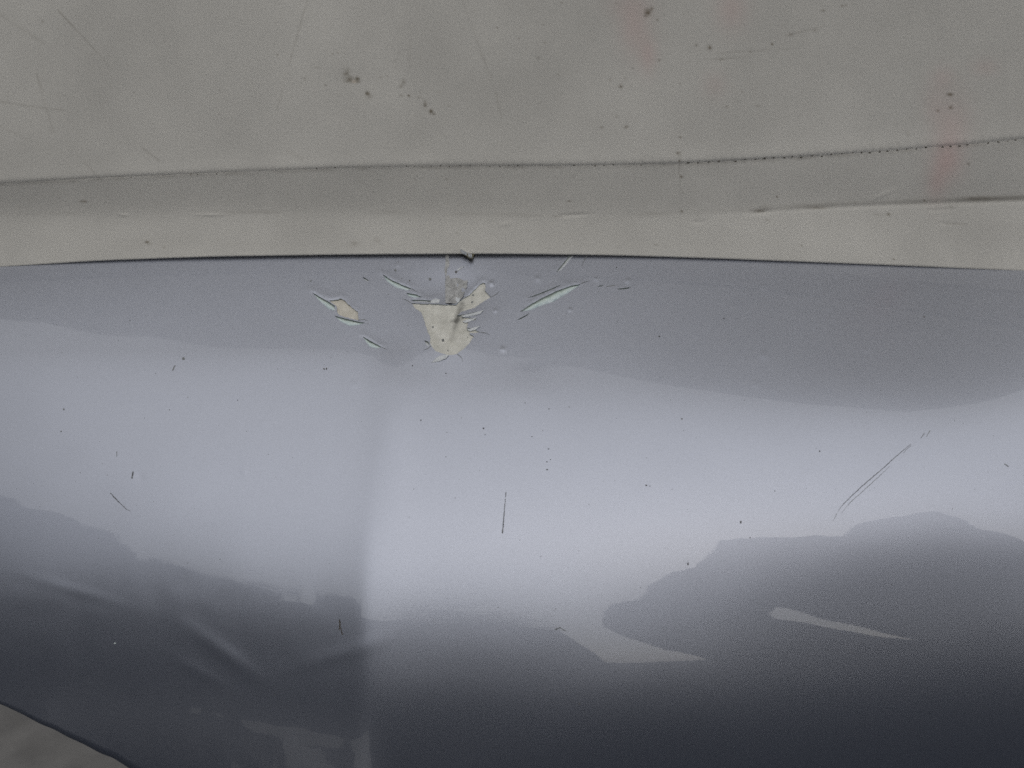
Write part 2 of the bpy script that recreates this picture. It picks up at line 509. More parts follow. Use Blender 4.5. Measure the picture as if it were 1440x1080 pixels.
hv = np.concatenate([front, behind]); hf = [tuple(t) for t in _t] + [(t[0] + nf, t[2] + nf, t[1] + nf) for t in _t]
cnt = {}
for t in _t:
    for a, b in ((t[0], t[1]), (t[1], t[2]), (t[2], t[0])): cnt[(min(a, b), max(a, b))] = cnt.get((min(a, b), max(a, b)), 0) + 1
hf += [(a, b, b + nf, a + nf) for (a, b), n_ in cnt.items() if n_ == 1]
M_skyline = mottled("dark_skyline", (.016, .024, .040), (.042, .054, .078), 1.5, .95, 0, 8)
skyline_mass = tag(mesh_obj("mirrored_skyline", hv, hf, M_skyline, None, False), kind="structure")  # added out of view for its reflection; left end raised to darken the paint
# loose triangles added along its low crest to soften the reflected edge
sl = np.array(SKYLINE[:14], float)
_n = 11000
bu_ = rng.uniform(150, 780, _n)
reach = np.interp(bu_, [150, 240, 420, 520, 640, 780], [1, 3, 14, 26, 34, 10])
bv_ = np.interp(bu_, sl[:, 0], sl[:, 1]) - rng.exponential(1.0, _n) * reach * .5 + 3
bc = on_ring(bu_, bv_, RB + .5)
bvv = (bc[:, None, :] + rng.uniform(-.065, .065, (_n, 3, 3))).reshape(-1, 3)
edge_scatter = mesh_obj("edge_scatter", bvv, np.arange(_n * 3).reshape(-1, 3), M_skyline, skyline_mass, False)
edge_scatter["kind"] = "stuff"

def mirrored_patch(poly, z, mat):
    """a pale unseen ground patch, added for its reflection in the lower paint"""
    dense = densify(poly, 8, 1.2)
    loc_ = list(dense)
    pa = np.array(poly)
    for y in np.arange(pa[:, 1].min(), pa[:, 1].max(), 9):
        for x in np.arange(pa[:, 0].min(), pa[:, 0].max(), 9):
            loc_.append((x, y))
    rr_ = delaunay_2d_cdt([Vector(p) for p in loc_], [(i, (i + 1) % len(dense)) for i in range(len(dense))], [], 0, 1e-3, False)
    c = np.array([(p.x, p.y) for p in rr_[0]]); t = np.array([f for f in rr_[2] if len(f) == 3])
    ce = c[t].mean(axis=1); t = t[inside(dense, ce[:, 0], ce[:, 1])]
    Pp, Rr = reflect(c[:, 0], c[:, 1])
    tt_ = (z - Pp[:, 2]) / np.minimum(Rr[:, 2], -.02)
    V = Pp + Rr * np.minimum(tt_, 14)[:, None]; V[:, 2] = z
    return tag(mesh_obj("pale_ground", V, t, mat, None, False), kind="structure")
mirrored_patch([(x_, y_ + 12) for x_, y_ in [(345, 1110), (350, 1052), (372, 1046), (402, 1040), (440, 1050), (462, 1048), (478, 1036), (500, 1032), (518, 1018), (524, 1110)]], .008,
             mottled("pale_mirrored_patch", (.40, .39, .37), (.52, .51, .49), 14, .9, 0, 9))  # unseen patch added for the pale reflection at lower left

# ------------------------------------------------------------------ the panel mesh
EDGE_U = [-500, -150, -60, 0, 50, 100, 130, 157, 210, 280, 360, 450]
EDGE_V = [700, 940, 1003, 1036, 1066, 1094, 1110, 1128, 1158, 1184, 1198, 1200]
VMAX = 1200.0
def warp_v(u, v):
    ev = np.interp(u, EDGE_U, EDGE_V, right=VMAX) + 1.5 * value_noise(u, v * 0, 22, 9)
    ev = np.minimum(ev, VMAX)
    base = np.minimum(880.0, ev - 60)
    return np.where(v > base, base + (v - base) * (ev - base) / (VMAX - base), v)

STEP = 4
BX0, BX1, BY0, BY1 = 420, 904, 344, 524        # the damaged patch, meshed finer
us = np.concatenate([[-400, -340, -280, -230, -180, -140, -100, -70, -45, -22], np.arange(0, 1441, STEP), [1462, 1485, 1510, 1540, 1580, 1620, 1680, 1740, 1800]]).astype(float)
vs = np.concatenate([[300, 312, 324, 334, 340], np.arange(BY0, 1084, STEP), [1092, 1104, 1120, 1140, 1160, 1180, VMAX]]).astype(float)
UU, VV = np.meshgrid(us, vs)
VW = warp_v(UU, VV)
gpos = panel_pos(UU, VW)
nu, nv = len(us), len(vs)
verts = gpos.reshape(-1, 3).tolist()
faces = []
idx = lambda j, i: j * nu + i
in_box = lambda a, b, lo, hi: (a >= lo) & (b <= hi)
for j in range(nv - 1):
    yb = vs[j] >= BY0 and vs[j + 1] <= BY1
    for i in range(nu - 1):
        if yb and us[i] >= BX0 and us[i + 1] <= BX1:
            continue
        faces.append((idx(j, i), idx(j + 1, i), idx(j + 1, i + 1), idx(j, i + 1)))
# return flange along the lower edge, so that the sheet has an edge and a thickness
last = [idx(nv - 1, i) for i in range(nu)]
xx, qq = panel_xq(UU[-1], VW[-1])
nn = S0n(xx, qq)
edge = np.array([verts[a] for a in last])
tq = gpos[-1] - gpos[-2]; tq /= np.linalg.norm(tq, axis=1, keepdims=True)
prev = last
for (dn, dt) in ((-0.0012, 0.0010), (-0.003, 0.0013), (-0.012, -0.001), (-0.022, -0.006)):
    ring = edge + nn * dn + tq * dt
    st = len(verts)
    verts += ring.tolist()
    cur = [st + i for i in range(nu)]
    for i in range(nu - 1):
        faces.append((prev[i], cur[i], cur[i + 1], prev[i + 1]))
    prev = cur

# damaged patch: triangulated with the chip outlines as edges, chips cut out
bu = np.arange(BX0, BX1 + 1, STEP).astype(float); bv = np.arange(BY0, BY1 + 1, STEP).astype(float)
pts = []; key = {}
def addp(x, y):
    kx = (round(x, 3), round(y, 3))
    if kx not in key:
        key[kx] = len(pts); pts.append(kx)
    return key[kx]
cedges = []
ring = [(x, BY0) for x in bu] + [(BX1, y) for y in bv[1:]] + [(x, BY1) for x in bu[::-1][1:]] + [(BX0, y) for y in bv[::-1][1:-1]]
rid = [addp(*p) for p in ring]
for a, b in zip(rid, rid[1:] + rid[:1]): cedges.append((a, b))

def rough_outline(poly, amp=0.35, step=2.2):
    out = []
    n = len(poly)
    for i in range(n):
        a = np.array(poly[i]); b = np.array(poly[(i + 1) % n])
        L = np.linalg.norm(b - a); m = max(1, int(L / step))
        nrm = np.array([-(b - a)[1], (b - a)[0]]) / (L + 1e-9)
        for k2 in range(m):
            t = k2 / m
            p = a + (b - a) * t
            if k2: p = p + nrm * random.uniform(-amp, amp)
            out.append((float(p[0]), float(p[1])))
    return out
HOLES_R = [rough_outline(h, .55 if i < 2 else .15) for i, h in enumerate(HOLES)]
hole_ids = []
for h in HOLES_R:
    ids = [addp(*p) for p in h]
    hole_ids.append(ids)
    for a, b in zip(ids, ids[1:] + ids[:1]): cedges.append((a, b))
HP = [np.array(h) for h in HOLES_R]
def near_outline(x, y):
    return min(float(np.min(np.hypot(h[:, 0] - x, h[:, 1] - y))) for h in HP)
fs = 2.5
for y in np.arange(BY0 + 2, BY1 - 1, fs):
    for x in np.arange(BX0 + 2, BX1 - 1, fs):
        x2 = x + random.uniform(-.5, .5); y2 = y + random.uniform(-.5, .5)
        if near_outline(x2, y2) > 1.3:
            addp(x2, y2)
res = delaunay_2d_cdt([Vector(p) for p in pts], cedges, [], 0, 1e-4, False)
cv = np.array([(p.x, p.y) for p in res[0]])
ct = np.array([f for f in res[2] if len(f) == 3])
cen = cv[ct].mean(axis=1)
cut = np.zeros(len(ct), bool)
for h in HOLES_R:
    cut |= inside(h, cen[:, 0], cen[:, 1])
cpos = panel_pos(cv[:, 0], cv[:, 1])
gmap = {}
for j, y in enumerate(vs):
    if y < BY0 or y > BY1: continue
    for i, x in enumerate(us):
        if x < BX0 or x > BX1: continue
        if x in (BX0, BX1) or y in (BY0, BY1): gmap[(round(float(x), 1), round(float(y), 1))] = idx(j, i)
vmap = []
for kk in range(len(cv)):
    g = gmap.get((round(float(cv[kk, 0]), 1), round(float(cv[kk, 1]), 1)))
    on = abs(cv[kk, 0] - BX0) < .01 or abs(cv[kk, 0] - BX1) < .01 or abs(cv[kk, 1] - BY0) < .01 or abs(cv[kk, 1] - BY1) < .01
    if on and g is not None:
        vmap.append(g)
    else:
        vmap.append(len(verts)); verts.append(cpos[kk].tolist())
kept = ct[~cut]
for t in kept:
    a, b, c = t
    ar = (cv[b][0] - cv[a][0]) * (cv[c][1] - cv[a][1]) - (cv[b][1] - cv[a][1]) * (cv[c][0] - cv[a][0])
    tri = (vmap[a], vmap[c], vmap[b]) if ar > 0 else (vmap[a], vmap[b], vmap[c])
    faces.append(tri)
# broken edge of the paint film around each chip
cutset = {}
for t in ct[cut]:
    for a, b in ((t[0], t[1]), (t[1], t[2]), (t[2], t[0])):
        cutset[(min(a, b), max(a, b))] = cutset.get((min(a, b), max(a, b)), 0) + 1
keptset = set()
for t in kept:
    for a, b in ((t[0], t[1]), (t[1], t[2]), (t[2], t[0])):
        keptset.add((min(a, b), max(a, b)))
rim = [e for e in cutset if e in keptset]
rv = {}
lowpos = panel_pos(cv[:, 0], cv[:, 1], 1.4)
def rimv(a):
    if a not in rv:
        rv[a] = (len(verts), len(verts) + 1)
        verts.append(cpos[a].tolist()); verts.append(lowpos[a].tolist())
    return rv[a]
edge_faces = []
for a, b in rim:
    (a0, a1), (b0, b1) = rimv(a), rimv(b)
    edge_faces.append((a0, b0, b1, a1))
n_main = len(faces)
faces += edge_faces
panel = mesh_obj("body_panel", verts, faces, M_paint)
panel.data.materials.append(M_edge)
mi = np.zeros(len(faces), dtype=np.int32); mi[n_main:] = 1
panel.data.polygons.foreach_set("material_index", mi)
tag(panel, "glossy silver-blue painted body panel with creased dent and chipped, cracked paint", "body panel")

# ------------------------------------------------------------------ parts of the panel
def fill_patch(name, poly, depth_fn, mat, label=None, step=2.0, relief=.06, seed=1, tint=None):
    """a surface filling an outline of the photograph at a depth (mm) under the paint"""
    loc = []; kk = {}
    ed = []
    ids = []
    for p in poly:
        r = (round(p[0], 3), round(p[1], 3))
        if r not in kk: kk[r] = len(loc); loc.append(r)
        ids.append(kk[r])
    ed = list(zip(ids, ids[1:] + ids[:1]))
    pa = np.array(poly)
    for y in np.arange(pa[:, 1].min() + .7, pa[:, 1].max(), step):
        for x in np.arange(pa[:, 0].min() + .7, pa[:, 0].max(), step):
            if inside(poly, np.array([x]), np.array([y]))[0] and np.min(np.hypot(pa[:, 0] - x, pa[:, 1] - y)) > step * .5:
                loc.append((x + random.uniform(-.2, .2), y + random.uniform(-.2, .2)))
    r = delaunay_2d_cdt([Vector(p) for p in loc], ed, [], 0, 1e-4, False)
    c = np.array([(p.x, p.y) for p in r[0]]); t = np.array([f for f in r[2] if len(f) == 3])
    ce = c[t].mean(axis=1)
    t = t[inside(poly, ce[:, 0], ce[:, 1])]
    dep = depth_fn(c[:, 0], c[:, 1]) + relief * value_noise(c[:, 0], c[:, 1], 7, seed)
    pos = panel_pos(c[:, 0], c[:, 1], dep)
    ff = []
    for a, b, d in t:
        ar = (c[b][0] - c[a][0]) * (c[d][1] - c[a][1]) - (c[b][1] - c[a][1]) * (c[d][0] - c[a][0])
        ff.append((a, d, b) if ar > 0 else (a, b, d))
    o = mesh_obj(name, pos, ff, mat, panel)
    set_tint(o, tint(c[:, 0], c[:, 1]) if tint else np.ones((len(c), 3)))
    if label: o["label"] = label
    return o

def set_tint(o, rgb):
    at = o.data.attributes.new("tint", 'FLOAT_COLOR', 'POINT')
    at.data.foreach_set("color", np.concatenate([rgb, np.ones((len(rgb), 1))], 1).reshape(-1).astype(np.float32))

def flat_depth(d):
    return lambda x, y: np.full(np.shape(x), d)
def trough(x, y):     # the groove down the middle of the bare patch
    d1, t1 = seg_dist(x, y, 645, 440, 634, 478)
    d2, t2 = seg_dist(x, y, 636, 449, 648, 447)
    return 0.38 + 0.5 * np.exp(-(d1 / 4.0) ** 2) * (1 - .4 * t1) + .5 * np.exp(-(d2 / 3) ** 2)
def groove_shade(x, y):      # groove shade darkened into the filler's colour, over random mottling
    d1, t1 = seg_dist(x, y, 643, 446, 634, 478); d2, _ = seg_dist(x, y, 650, 424, 643, 446); d3, _ = seg_dist(x, y, 634, 450, 642, 449)
    m = .42 * np.exp(-(d1 / 3.4) ** 2) * (1 - .5 * t1) + .5 * np.exp(-(d2 / 4.0) ** 2) + .35 * np.exp(-(d3 / 3) ** 2)
    m = np.clip(m * (.9 + .5 * value_noise(x, y, 4, 88)), 0, .75)
    return (1 + .07 * value_noise(x, y, 12, 89) + .06 * value_noise(x, y, 4, 87))[:, None] * (1 - m)[:, None] * np.ones(3)
fill_patch("exposed_filler", HOLES_R[0], trough, M_filler, "bare beige filler where the paint has broken away", 1.7, .10, 21, groove_shade)
fill_patch("exposed_filler", HOLES_R[1], flat_depth(.5), M_filler_warm, "small cream patch of bare filler", 2.0, .10, 22)
for q, (kname, s) in enumerate(SLIVERS.items()):
    up_l = np.array(s[0]); lo_l = np.array([s[0][0]] + s[1][::-1] + [s[0][-1]])
    if up_l[0, 0] > up_l[-1, 0]: up_l = up_l[::-1]
    if lo_l[0, 0] > lo_l[-1, 0]: lo_l = lo_l[::-1]
    def dep(x, y, up_l=up_l, lo_l=lo_l):
        yu = np.interp(x, up_l[:, 0], up_l[:, 1]); yl = np.interp(x, lo_l[:, 0], lo_l[:, 1])
        t = np.clip((y - yu) / np.maximum(yl - yu, .6), 0, 1)
        return 0.7 * (1 - t) ** 1.3 + .02
    green = kname in 'abdefg'
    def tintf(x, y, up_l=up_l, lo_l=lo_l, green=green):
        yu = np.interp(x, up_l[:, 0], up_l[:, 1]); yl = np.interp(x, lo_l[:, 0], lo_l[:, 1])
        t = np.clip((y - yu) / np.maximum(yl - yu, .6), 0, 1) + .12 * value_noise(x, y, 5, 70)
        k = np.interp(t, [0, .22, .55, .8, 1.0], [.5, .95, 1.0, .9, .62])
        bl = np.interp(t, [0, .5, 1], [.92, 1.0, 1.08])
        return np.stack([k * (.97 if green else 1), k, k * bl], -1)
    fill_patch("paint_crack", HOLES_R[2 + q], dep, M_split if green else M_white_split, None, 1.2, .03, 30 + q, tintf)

for q, (fl, lift) in enumerate([([(606.5, 510.3), (612, 505.5), (618, 502), (625, 500.6), (631.5, 500.8), (626.7, 505.2), (618.3, 508.4)], .5),
                                ([(648, 444), (656, 441.8), (668, 439.3), (679.8, 436.6), (674.5, 441.6), (662, 443.9), (652, 445.6)], .45),
                                ([(656.5, 464), (666, 461.3), (676, 459), (669, 463.6), (661, 466)], .4),
                                ([(603, 424.5), (608, 420.8), (613, 419), (618.5, 420.3), (617, 424.4), (610, 425)], .5),
                                ([(650, 451.6), (660, 448.6), (670, 447.2), (664, 450.8), (655, 454)], .35),
                                ([(640.5, 425.6), (633, 424.8), (636, 419.5), (641, 416.6), (647, 418), (646, 422)], .55)]):
    pf = rough_outline(fl, .25, 2)
    lo, hi = min(p[1] for p in fl), max(p[1] for p in fl)
    fo_ = fill_patch("paint_flake", pf, lambda x, y, lo=lo, hi=hi, lift=lift: -.08 - lift * np.clip((hi - y) / (hi - lo), 0, 1), M_white_split, None, 1.4, .06, 90 + q)
    md = fo_.modifiers.new("thickness", 'SOLIDIFY'); md.thickness = .00025

def ribbon(name, pts_, widths, mat, lift=.04, label=None, kind=None):
    """a thin line lying on the paint: pts in photograph pixels, widths in pixels"""
    p = np.array(pts_, float)
    seg = np.concatenate([[0], np.cumsum(np.hypot(*np.diff(p, axis=0).T))])
    m = max(4, int(seg[-1] / 2))
    s = np.linspace(0, seg[-1], m)
    x = np.interp(s, seg, p[:, 0]); y = np.interp(s, seg, p[:, 1])
    w = np.interp(s / seg[-1], np.linspace(0, 1, len(widths)), widths) * .85 * np.array([random.uniform(.7, 1.2) for _ in s])
    dx, dy = np.gradient(x), np.gradient(y); L = np.hypot(dx, dy)
    nx, ny = -dy / L, dx / L
    j = np.array([random.uniform(-.25, .25) for _ in s]); x = x + nx * j; y = y + ny * j
    o = None
    a = panel_pos(x + nx * w / 2, y + ny * w / 2, -lift); c = panel_pos(x, y, -lift * 2); b = panel_pos(x - nx * w / 2, y - ny * w / 2, -lift)
    V = np.concatenate([a, c, b]); F = []
    for i in range(m - 1):
        F += [(i, i + 1, m + i + 1, m + i), (m + i, m + i + 1, 2 * m + i + 1, 2 * m + i)]
    o = mesh_obj(name, V, F, mat, panel)
    set_tint(o, np.ones((len(V), 3)))
    if label: o["label"] = label
    return o
ribbon("scratch", [(711.5, 692), (711, 699)], [1.6, 1.0], M_scratch)
ribbon("scratch", [(710.5, 701), (709, 720), (706.5, 750)], [1.2, 1.6, 2.4], M_scratch, label="short dark upright scratch")
ribbon("scratch", [(148.5, 688), (152, 692), (162, 703), (170, 711), (176, 714)], [1.6, 2.2, 1.4, 1.2, .6], M_scratch)
ribbon("scratch", [(1281, 624), (1262, 640), (1240, 660), (1215, 681), (1197, 698), (1184, 711), (1178, 720)], [.6, 1.1, 1.2, 1.3, 1.3, 1.2, .5], M_scratch, label="long curved hairline scratch")
ribbon("scratch", [(1252, 655), (1235, 671), (1214, 690), (1195, 707), (1183, 722)], [.3, .9, .8, .9, .3], M_faint)
ribbon("scratch", [(1281, 626), (1270, 637)], [.8, .5], M_faint)
ribbon("scratch", [(1301, 608), (1295, 616)], [1.2, .8], M_faint)
ribbon("scratch", [(1308, 605), (1303, 614)], [1.4, .6], M_faint)
ribbon("scratch", [(1177, 722), (1172, 733)], [.8, .3], M_faint)
ribbon("scratch", [(182.5, 658), (180.5, 668)], [2.2, 2.8], M_scratch)
ribbon("scratch", [(825, 360), (821, 368), (818, 374)], [1.4, 1.2, .7], M_faint)
ribbon("scratch", [(852.8, 403), (859, 402), (865.3, 401)], [.8, 1.6, .6], M_faint)
ribbon("scratch", [(1413, 652), (1419, 656)], [1.6, 1.2], M_faint)
ribbon("scratch", [(781, 886), (787, 883), (796, 888)], [2.2, 1.6, 1.0], M_faint)
ribbon("scratch", [(160, 630), (160, 637)], [1, .8], M_faint)
ribbon("scratch", [(242, 520), (246, 513)], [2, 1.6], M_faint)
ribbon("scratch", [(475, 872), (476.5, 880), (475, 888)], [1.4, 2.6, 1.6], M_brown)
ribbon("scratch", [(477, 884), (479.5, 894)], [1.4, 2.2], M_brown)

def blob_on(pos_fn, name, u, v, ru, rv, mat, parent, lift=.04, thick=.12, n=9, ang=0.0):
    a = np.linspace(0, 2 * math.pi, n, endpoint=False)
    rr = np.array([random.uniform(.7, 1.2) for _ in a])
    ca, sa = math.cos(ang), math.sin(ang)
    ex, ey = ru * rr * np.cos(a), rv * rr * np.sin(a)
    x = u + ex * ca - ey * sa; y = v + ex * sa + ey * ca
    x2 = u + (ex * ca - ey * sa) * .55; y2 = v + (ex * sa + ey * ca) * .55
    V = np.concatenate([pos_fn(x, y, -lift), pos_fn(x2, y2, -lift - thick), pos_fn(np.array([u]), np.array([v]), -lift - thick * 1.2)])
    F = []
    for i in range(n):
        k2 = (i + 1) % n
        F += [(i, n + i, n + k2, k2), (n + i, 2 * n, n + k2)]
    o = mesh_obj(name, V, F, mat, parent)
    set_tint(o, np.ones((len(V), 3)))
    return o
SPECKS = [(455.5, 518, 1.4, 1.5), (459, 518, 1.2, 1.3), (1042, 734, 1.3, 2.6), (967.5, 793, 1.3, 2.4), (909, 682, 1.6, 1.0), (914, 683, 1, .7),
          (680, 602, 1.2, 1.2), (682, 611, .8, .7), (771.5, 631, 1.1, 1), (769, 649, 1.2, 1), (774, 646, .9, .7), (769.5, 660, 1.5, 1),
          (927, 473.5, 1.4, 1), (959, 589, 1.2, 1.2), (1300, 445, 1.2, 1.4), (1153, 634, 1.1, 1.1), (867, 376, .9, 1), (627, 525, 1, 1),
          (580, 515, 1, 1), (772, 575, 1, .8), (258, 504, 2.5, 2.2), (87, 572, 1.2, 1.6), (82, 602, 1, 1.3), (815, 991, 1.3, 1.3),
          (748, 614, 1, .7), (592, 591, 1.2, 1), (1055, 756, 1.4, .8), (1018, 448, 1, 1), (300, 860, 1, .7), (437, 395, 1.4, 1.2),
          (556, 380, 1.8, 1.6), (604.5, 391, 2.4, 2.2), (576, 394, 1.2, 1), (1090, 690, .8, .8), (640, 700, .8, .7), (333, 560, .8, .8)]
for (su, sv, a, b) in SPECKS:
    faint = (su, sv) in ((258, 504), (604.5, 391), (556, 380), (437, 395), (87, 572), (82, 602))
    blob_on(panel_pos, "dirt_speck", su, sv, a, b, M_faint if faint else M_speck, panel)
for (su, sv, a, b) in [(665, 412, 1.6, 1.4), (664, 422, 1.6, 1.4), (608.5, 458.5, 1.4, 1.6), (623, 478, 2, 2.4), (659.5, 482.6, 2, 1.2), (659, 435.8, 3, 1.2),
                       (630, 492, 1.2, 1.6), (588, 437, 1, 1)]:
    blob_on(lambda x, y, d: panel_pos(x, y, np.minimum(.35, d + .5)), "dirt_speck", su, sv, a, b, M_faint, panel)
blob_on(panel_pos, "dirt_speck", 141.5, 914, 1.6, 1.4, M_split, panel)
for pl_ in ([(578, 425.5), (571, 421), (566, 420)], [(690, 417), (696, 414), (702, 409)], [(676, 467.5), (683, 468), (689, 471)], [(606, 487), (600, 491), (595, 493)],
            [(643, 498.5), (649, 503), (651, 509)], [(504, 450), (512, 449), (517, 451)], [(817, 399), (824, 396), (829, 395)], [(537.5, 488.5), (544, 492)], [(579, 405), (585, 409)]):
    ribbon("paint_crack", pl_, [1.1, .9, .3], M_faint, .05)
# fine dust settled on the paint: nobody could count it
dv, df = [], []
for _ in range(260):
    u_, v_ = random.uniform(-40, 1480), random.uniform(375, 1000)
    rr_ = random.uniform(.35, .8); nn_ = 5
    aa = np.linspace(0, 2 * math.pi, nn_, endpoint=False)
    ring_ = panel_pos(u_ + rr_ * np.cos(aa), v_ + rr_ * np.sin(aa) * random.uniform(.6, 1.3), -.03)
    b0 = len(dv); dv += ring_.tolist(); df.append(tuple(range(b0, b0 + nn_))[::-1])
dust = mesh_obj("dust", dv, df, M_faint, panel)
set_tint(dust, np.ones((len(dv), 3))); dust["kind"] = "stuff"
blob_on(panel_pos, "pit", 641.3, 381, 1.7, 1.7, M_speck, panel, .05, .05)
ribbon("paint_crack", [(643, 379.5), (648, 376), (653, 373.5)], [2.2, 2.0, .6], M_white_split, .12)

# dried glue under the hem and a torn bit of plastic
glue_poly = rough_outline([(626.5, 388), (631, 386), (634, 391), (640, 389.5), (647, 391), (653, 393), (657.5, 393), (656, 403), (652, 412), (650, 417),
                           (645.5, 421), (640, 425.6), (633, 425.6), (626.5, 425), (625.5, 408)], .5, 2)
def glue_depth(x, y):
    d1, _ = seg_dist(x, y, 636, 393, 648, 391); d2, _ = seg_dist(x, y, 640, 404, 639.5, 416); d3, _ = seg_dist(x, y, 633, 424, 641, 415)
    return -.12 - .55 * np.exp(-(d1 / 1.8) ** 2) - .4 * np.exp(-(d2 / 1.6) ** 2) - .5 * np.exp(-(d3 / 2.2) ** 2) - .18 * (1 + value_noise(x, y, 3.2, 77))
fill_patch("glue_residue", glue_poly, glue_depth, M_glue, "wrinkled grey dried glue above the bare patch", 1.1, .3, 61)
fill_patch("glue_residue", rough_outline([(625.5, 352), (630, 352), (631, 362), (632, 372), (629.5, 376), (627, 388), (625, 380), (626.5, 366)], .4, 2),
           flat_depth(-.1), M_glue, None, 1.4, .1, 62)
def torn_depth(x, y):
    return -.5 - .25 * np.maximum(0, y - 352) * .35 - .3 * value_noise(x, y, 4, 5)
torn = fill_patch("torn_plastic", rough_outline([(643, 350), (668, 350), (667, 360), (664.5, 366.5), (661, 366), (653, 361), (647, 357)], .4, 2), torn_depth, M_plastic,
           "torn yellowed scrap of plastic sticking out under the hem", 1.5, .15, 63)
sm = torn.modifiers.new("thickness", 'SOLIDIFY'); sm.thickness = .0004
ribbon("fracture_edge", [(648, 358.5), (654, 361.5), (657, 363)], [1.2, 1.6, .8], M_white_split, 1.9)
ribbon("fracture_edge", [(658.5, 363.8), (662, 366), (664, 366)], [1.2, 2.6, .8], M_white_split, 2.0)

# ------------------------------------------------------------------ the cover
STITCH = np.array([(-400, 275), (0, 258), (140, 250), (300, 243), (480, 236), (650, 233), (800, 233), (950, 230), (1100, 222), (1250, 212), (1350, 204), (1440, 195), (1800, 160)], float)
FOLD = np.array([(-400, 305), (0, 302), (200, 301), (400, 299), (600, 300), (720, 304), (900, 303), (1000, 299), (1100, 295), (1170, 290), (1440, 281), (1800, 268)], float)
HEM = np.array([(-400, 402), (0, 375), (130, 366), (300, 360), (500, 357), (700, 356), (860, 358), (1000, 362), (1150, 367), (1300, 372), (1440, 378), (1800, 394)], float)
def smooth_line(L):
    xs = np.arange(-420, 1821, 5.0)
    ys = np.interp(xs, L[:, 0], L[:, 1])
    kk = np.hanning(31); kk /= kk.sum()
    ys = np.convolve(np.pad(ys, 15, mode='edge'), kk, 'valid')
    return lambda u: np.interp(u, xs, ys)
f_st, f_fo, f_he = smooth_line(STITCH), smooth_line(FOLD), smooth_line(HEM)
def cover_base(u, v):
    d = rays(u, v)
    t = np.full(np.shape(d[..., 0]), .44)
    for _ in range(20):
        Pt = CAM + d * t[..., None]
        ln = lean(Pt[..., 0])
        g = Pt[..., 1] - (KX * Pt[..., 0] ** 2 + ln * (Pt[..., 2] - HEM_Z))
        dg = d[..., 1] - (2 * KX * Pt[..., 0] * d[..., 0] + ln * d[..., 2])
        t = t - g / dg
    return CAM + d * t[..., None]
def lb0(st, fo, he, amp):
    return -4.2 * amp + 4.5 * amp * (st - fo) / (he - fo)
def cover_relief(u, v):
    """mm towards the viewer"""
    st, fo, he = f_st(u), f_fo(u), f_he(u)
    amp = np.interp(u, [0, 500, 900, 1440], [1.0, .9, .7, .5])
    h = np.zeros(np.shape(u))
    above = np.clip(st - v, 0, None)
    h += 0.9 * np.exp(-(above / 16.0)) * (v <= st) * (1 - np.exp(-above / 3.0)) * 1.2
    t1 = np.clip((v - st) / (fo - st), 0, 1)
    la = -4.2 * amp * (v - st) / (fo - st)
    lb = -4.2 * amp + 4.5 * amp * (v - fo) / (he - fo)
    sf = np.interp(u, [0, 700, 1000, 1300], [2.6, 2.0, .9, .4])
    lb = lb + 3.8 * smoothstep(800, 1440, u) * np.clip((v - fo) / (he - fo), -1, 1.2)
    fold = .5 * (la + lb + np.sqrt((la - lb) ** 2 + sf * sf)) - .5 * (lb0(st, fo, he, amp) + np.sqrt(lb0(st, fo, he, amp) ** 2 + sf * sf))
    h += np.where(v > st, fold, 0)
    # soft undulations, small creases
    h += 1.0 * value_noise(u, v * .8, 330, 11) * (.3 + .7 * smoothstep(350, 200, v)) + .22 * value_noise(u, v, 95, 12) * (v < st)
    h += .16 * value_noise(u, v * 4, 140, 13) * (v > st)
    pk = np.exp(-((v - st) / 7.0) ** 2)
    h += -.16 * pk * (0.5 + .5 * np.sin(u / 13.0 * 2 * math.pi + 1.2 * value_noise(u, u * 0, 60, 14))) * smoothstep(350, 800, u)
    cr = [(1225, 283, 1262, 266, 2.6, .35), (780, 304, 835, 301, 2.2, -.4), (700, 318, 722, 313, 3, .25), (972, 313, 992, 312, 2, -.3), (1055, 301, 1090, 297, 2.5, -.5),
          (270, 303, 318, 302, 1.6, .3), (160, 302, 178, 303, 1.6, .3), (1300, 297, 1350, 294, 2, -.25), (1316, 314, 1345, 314, 1.6, -.25)]
    for (ax, ay, bx, by, w, a) in cr:
        dd, t = seg_dist(u, v, ax, ay, bx, by)
        h += a * np.exp(-(dd / w) ** 2) * np.sin(math.pi * np.clip(t, .08, .92))
    h += -.35 * np.exp(-((v - fo - 2) / 3.0) ** 2) * smoothstep(960, 1250, u)
    return h
def cover_pos(u, v, depth_mm=0.0):
    u = np.asarray(u, float); v = np.asarray(v, float)
    Pt = cover_base(u, v)
    n = np.stack([2 * KX * Pt[..., 0], -np.ones(Pt.shape[:-1]), lean(Pt[..., 0])], -1)
    n /= np.linalg.norm(n, axis=-1, keepdims=True)
    return Pt + n * ((cover_relief(u, v) - depth_mm) * 1e-3)[..., None]

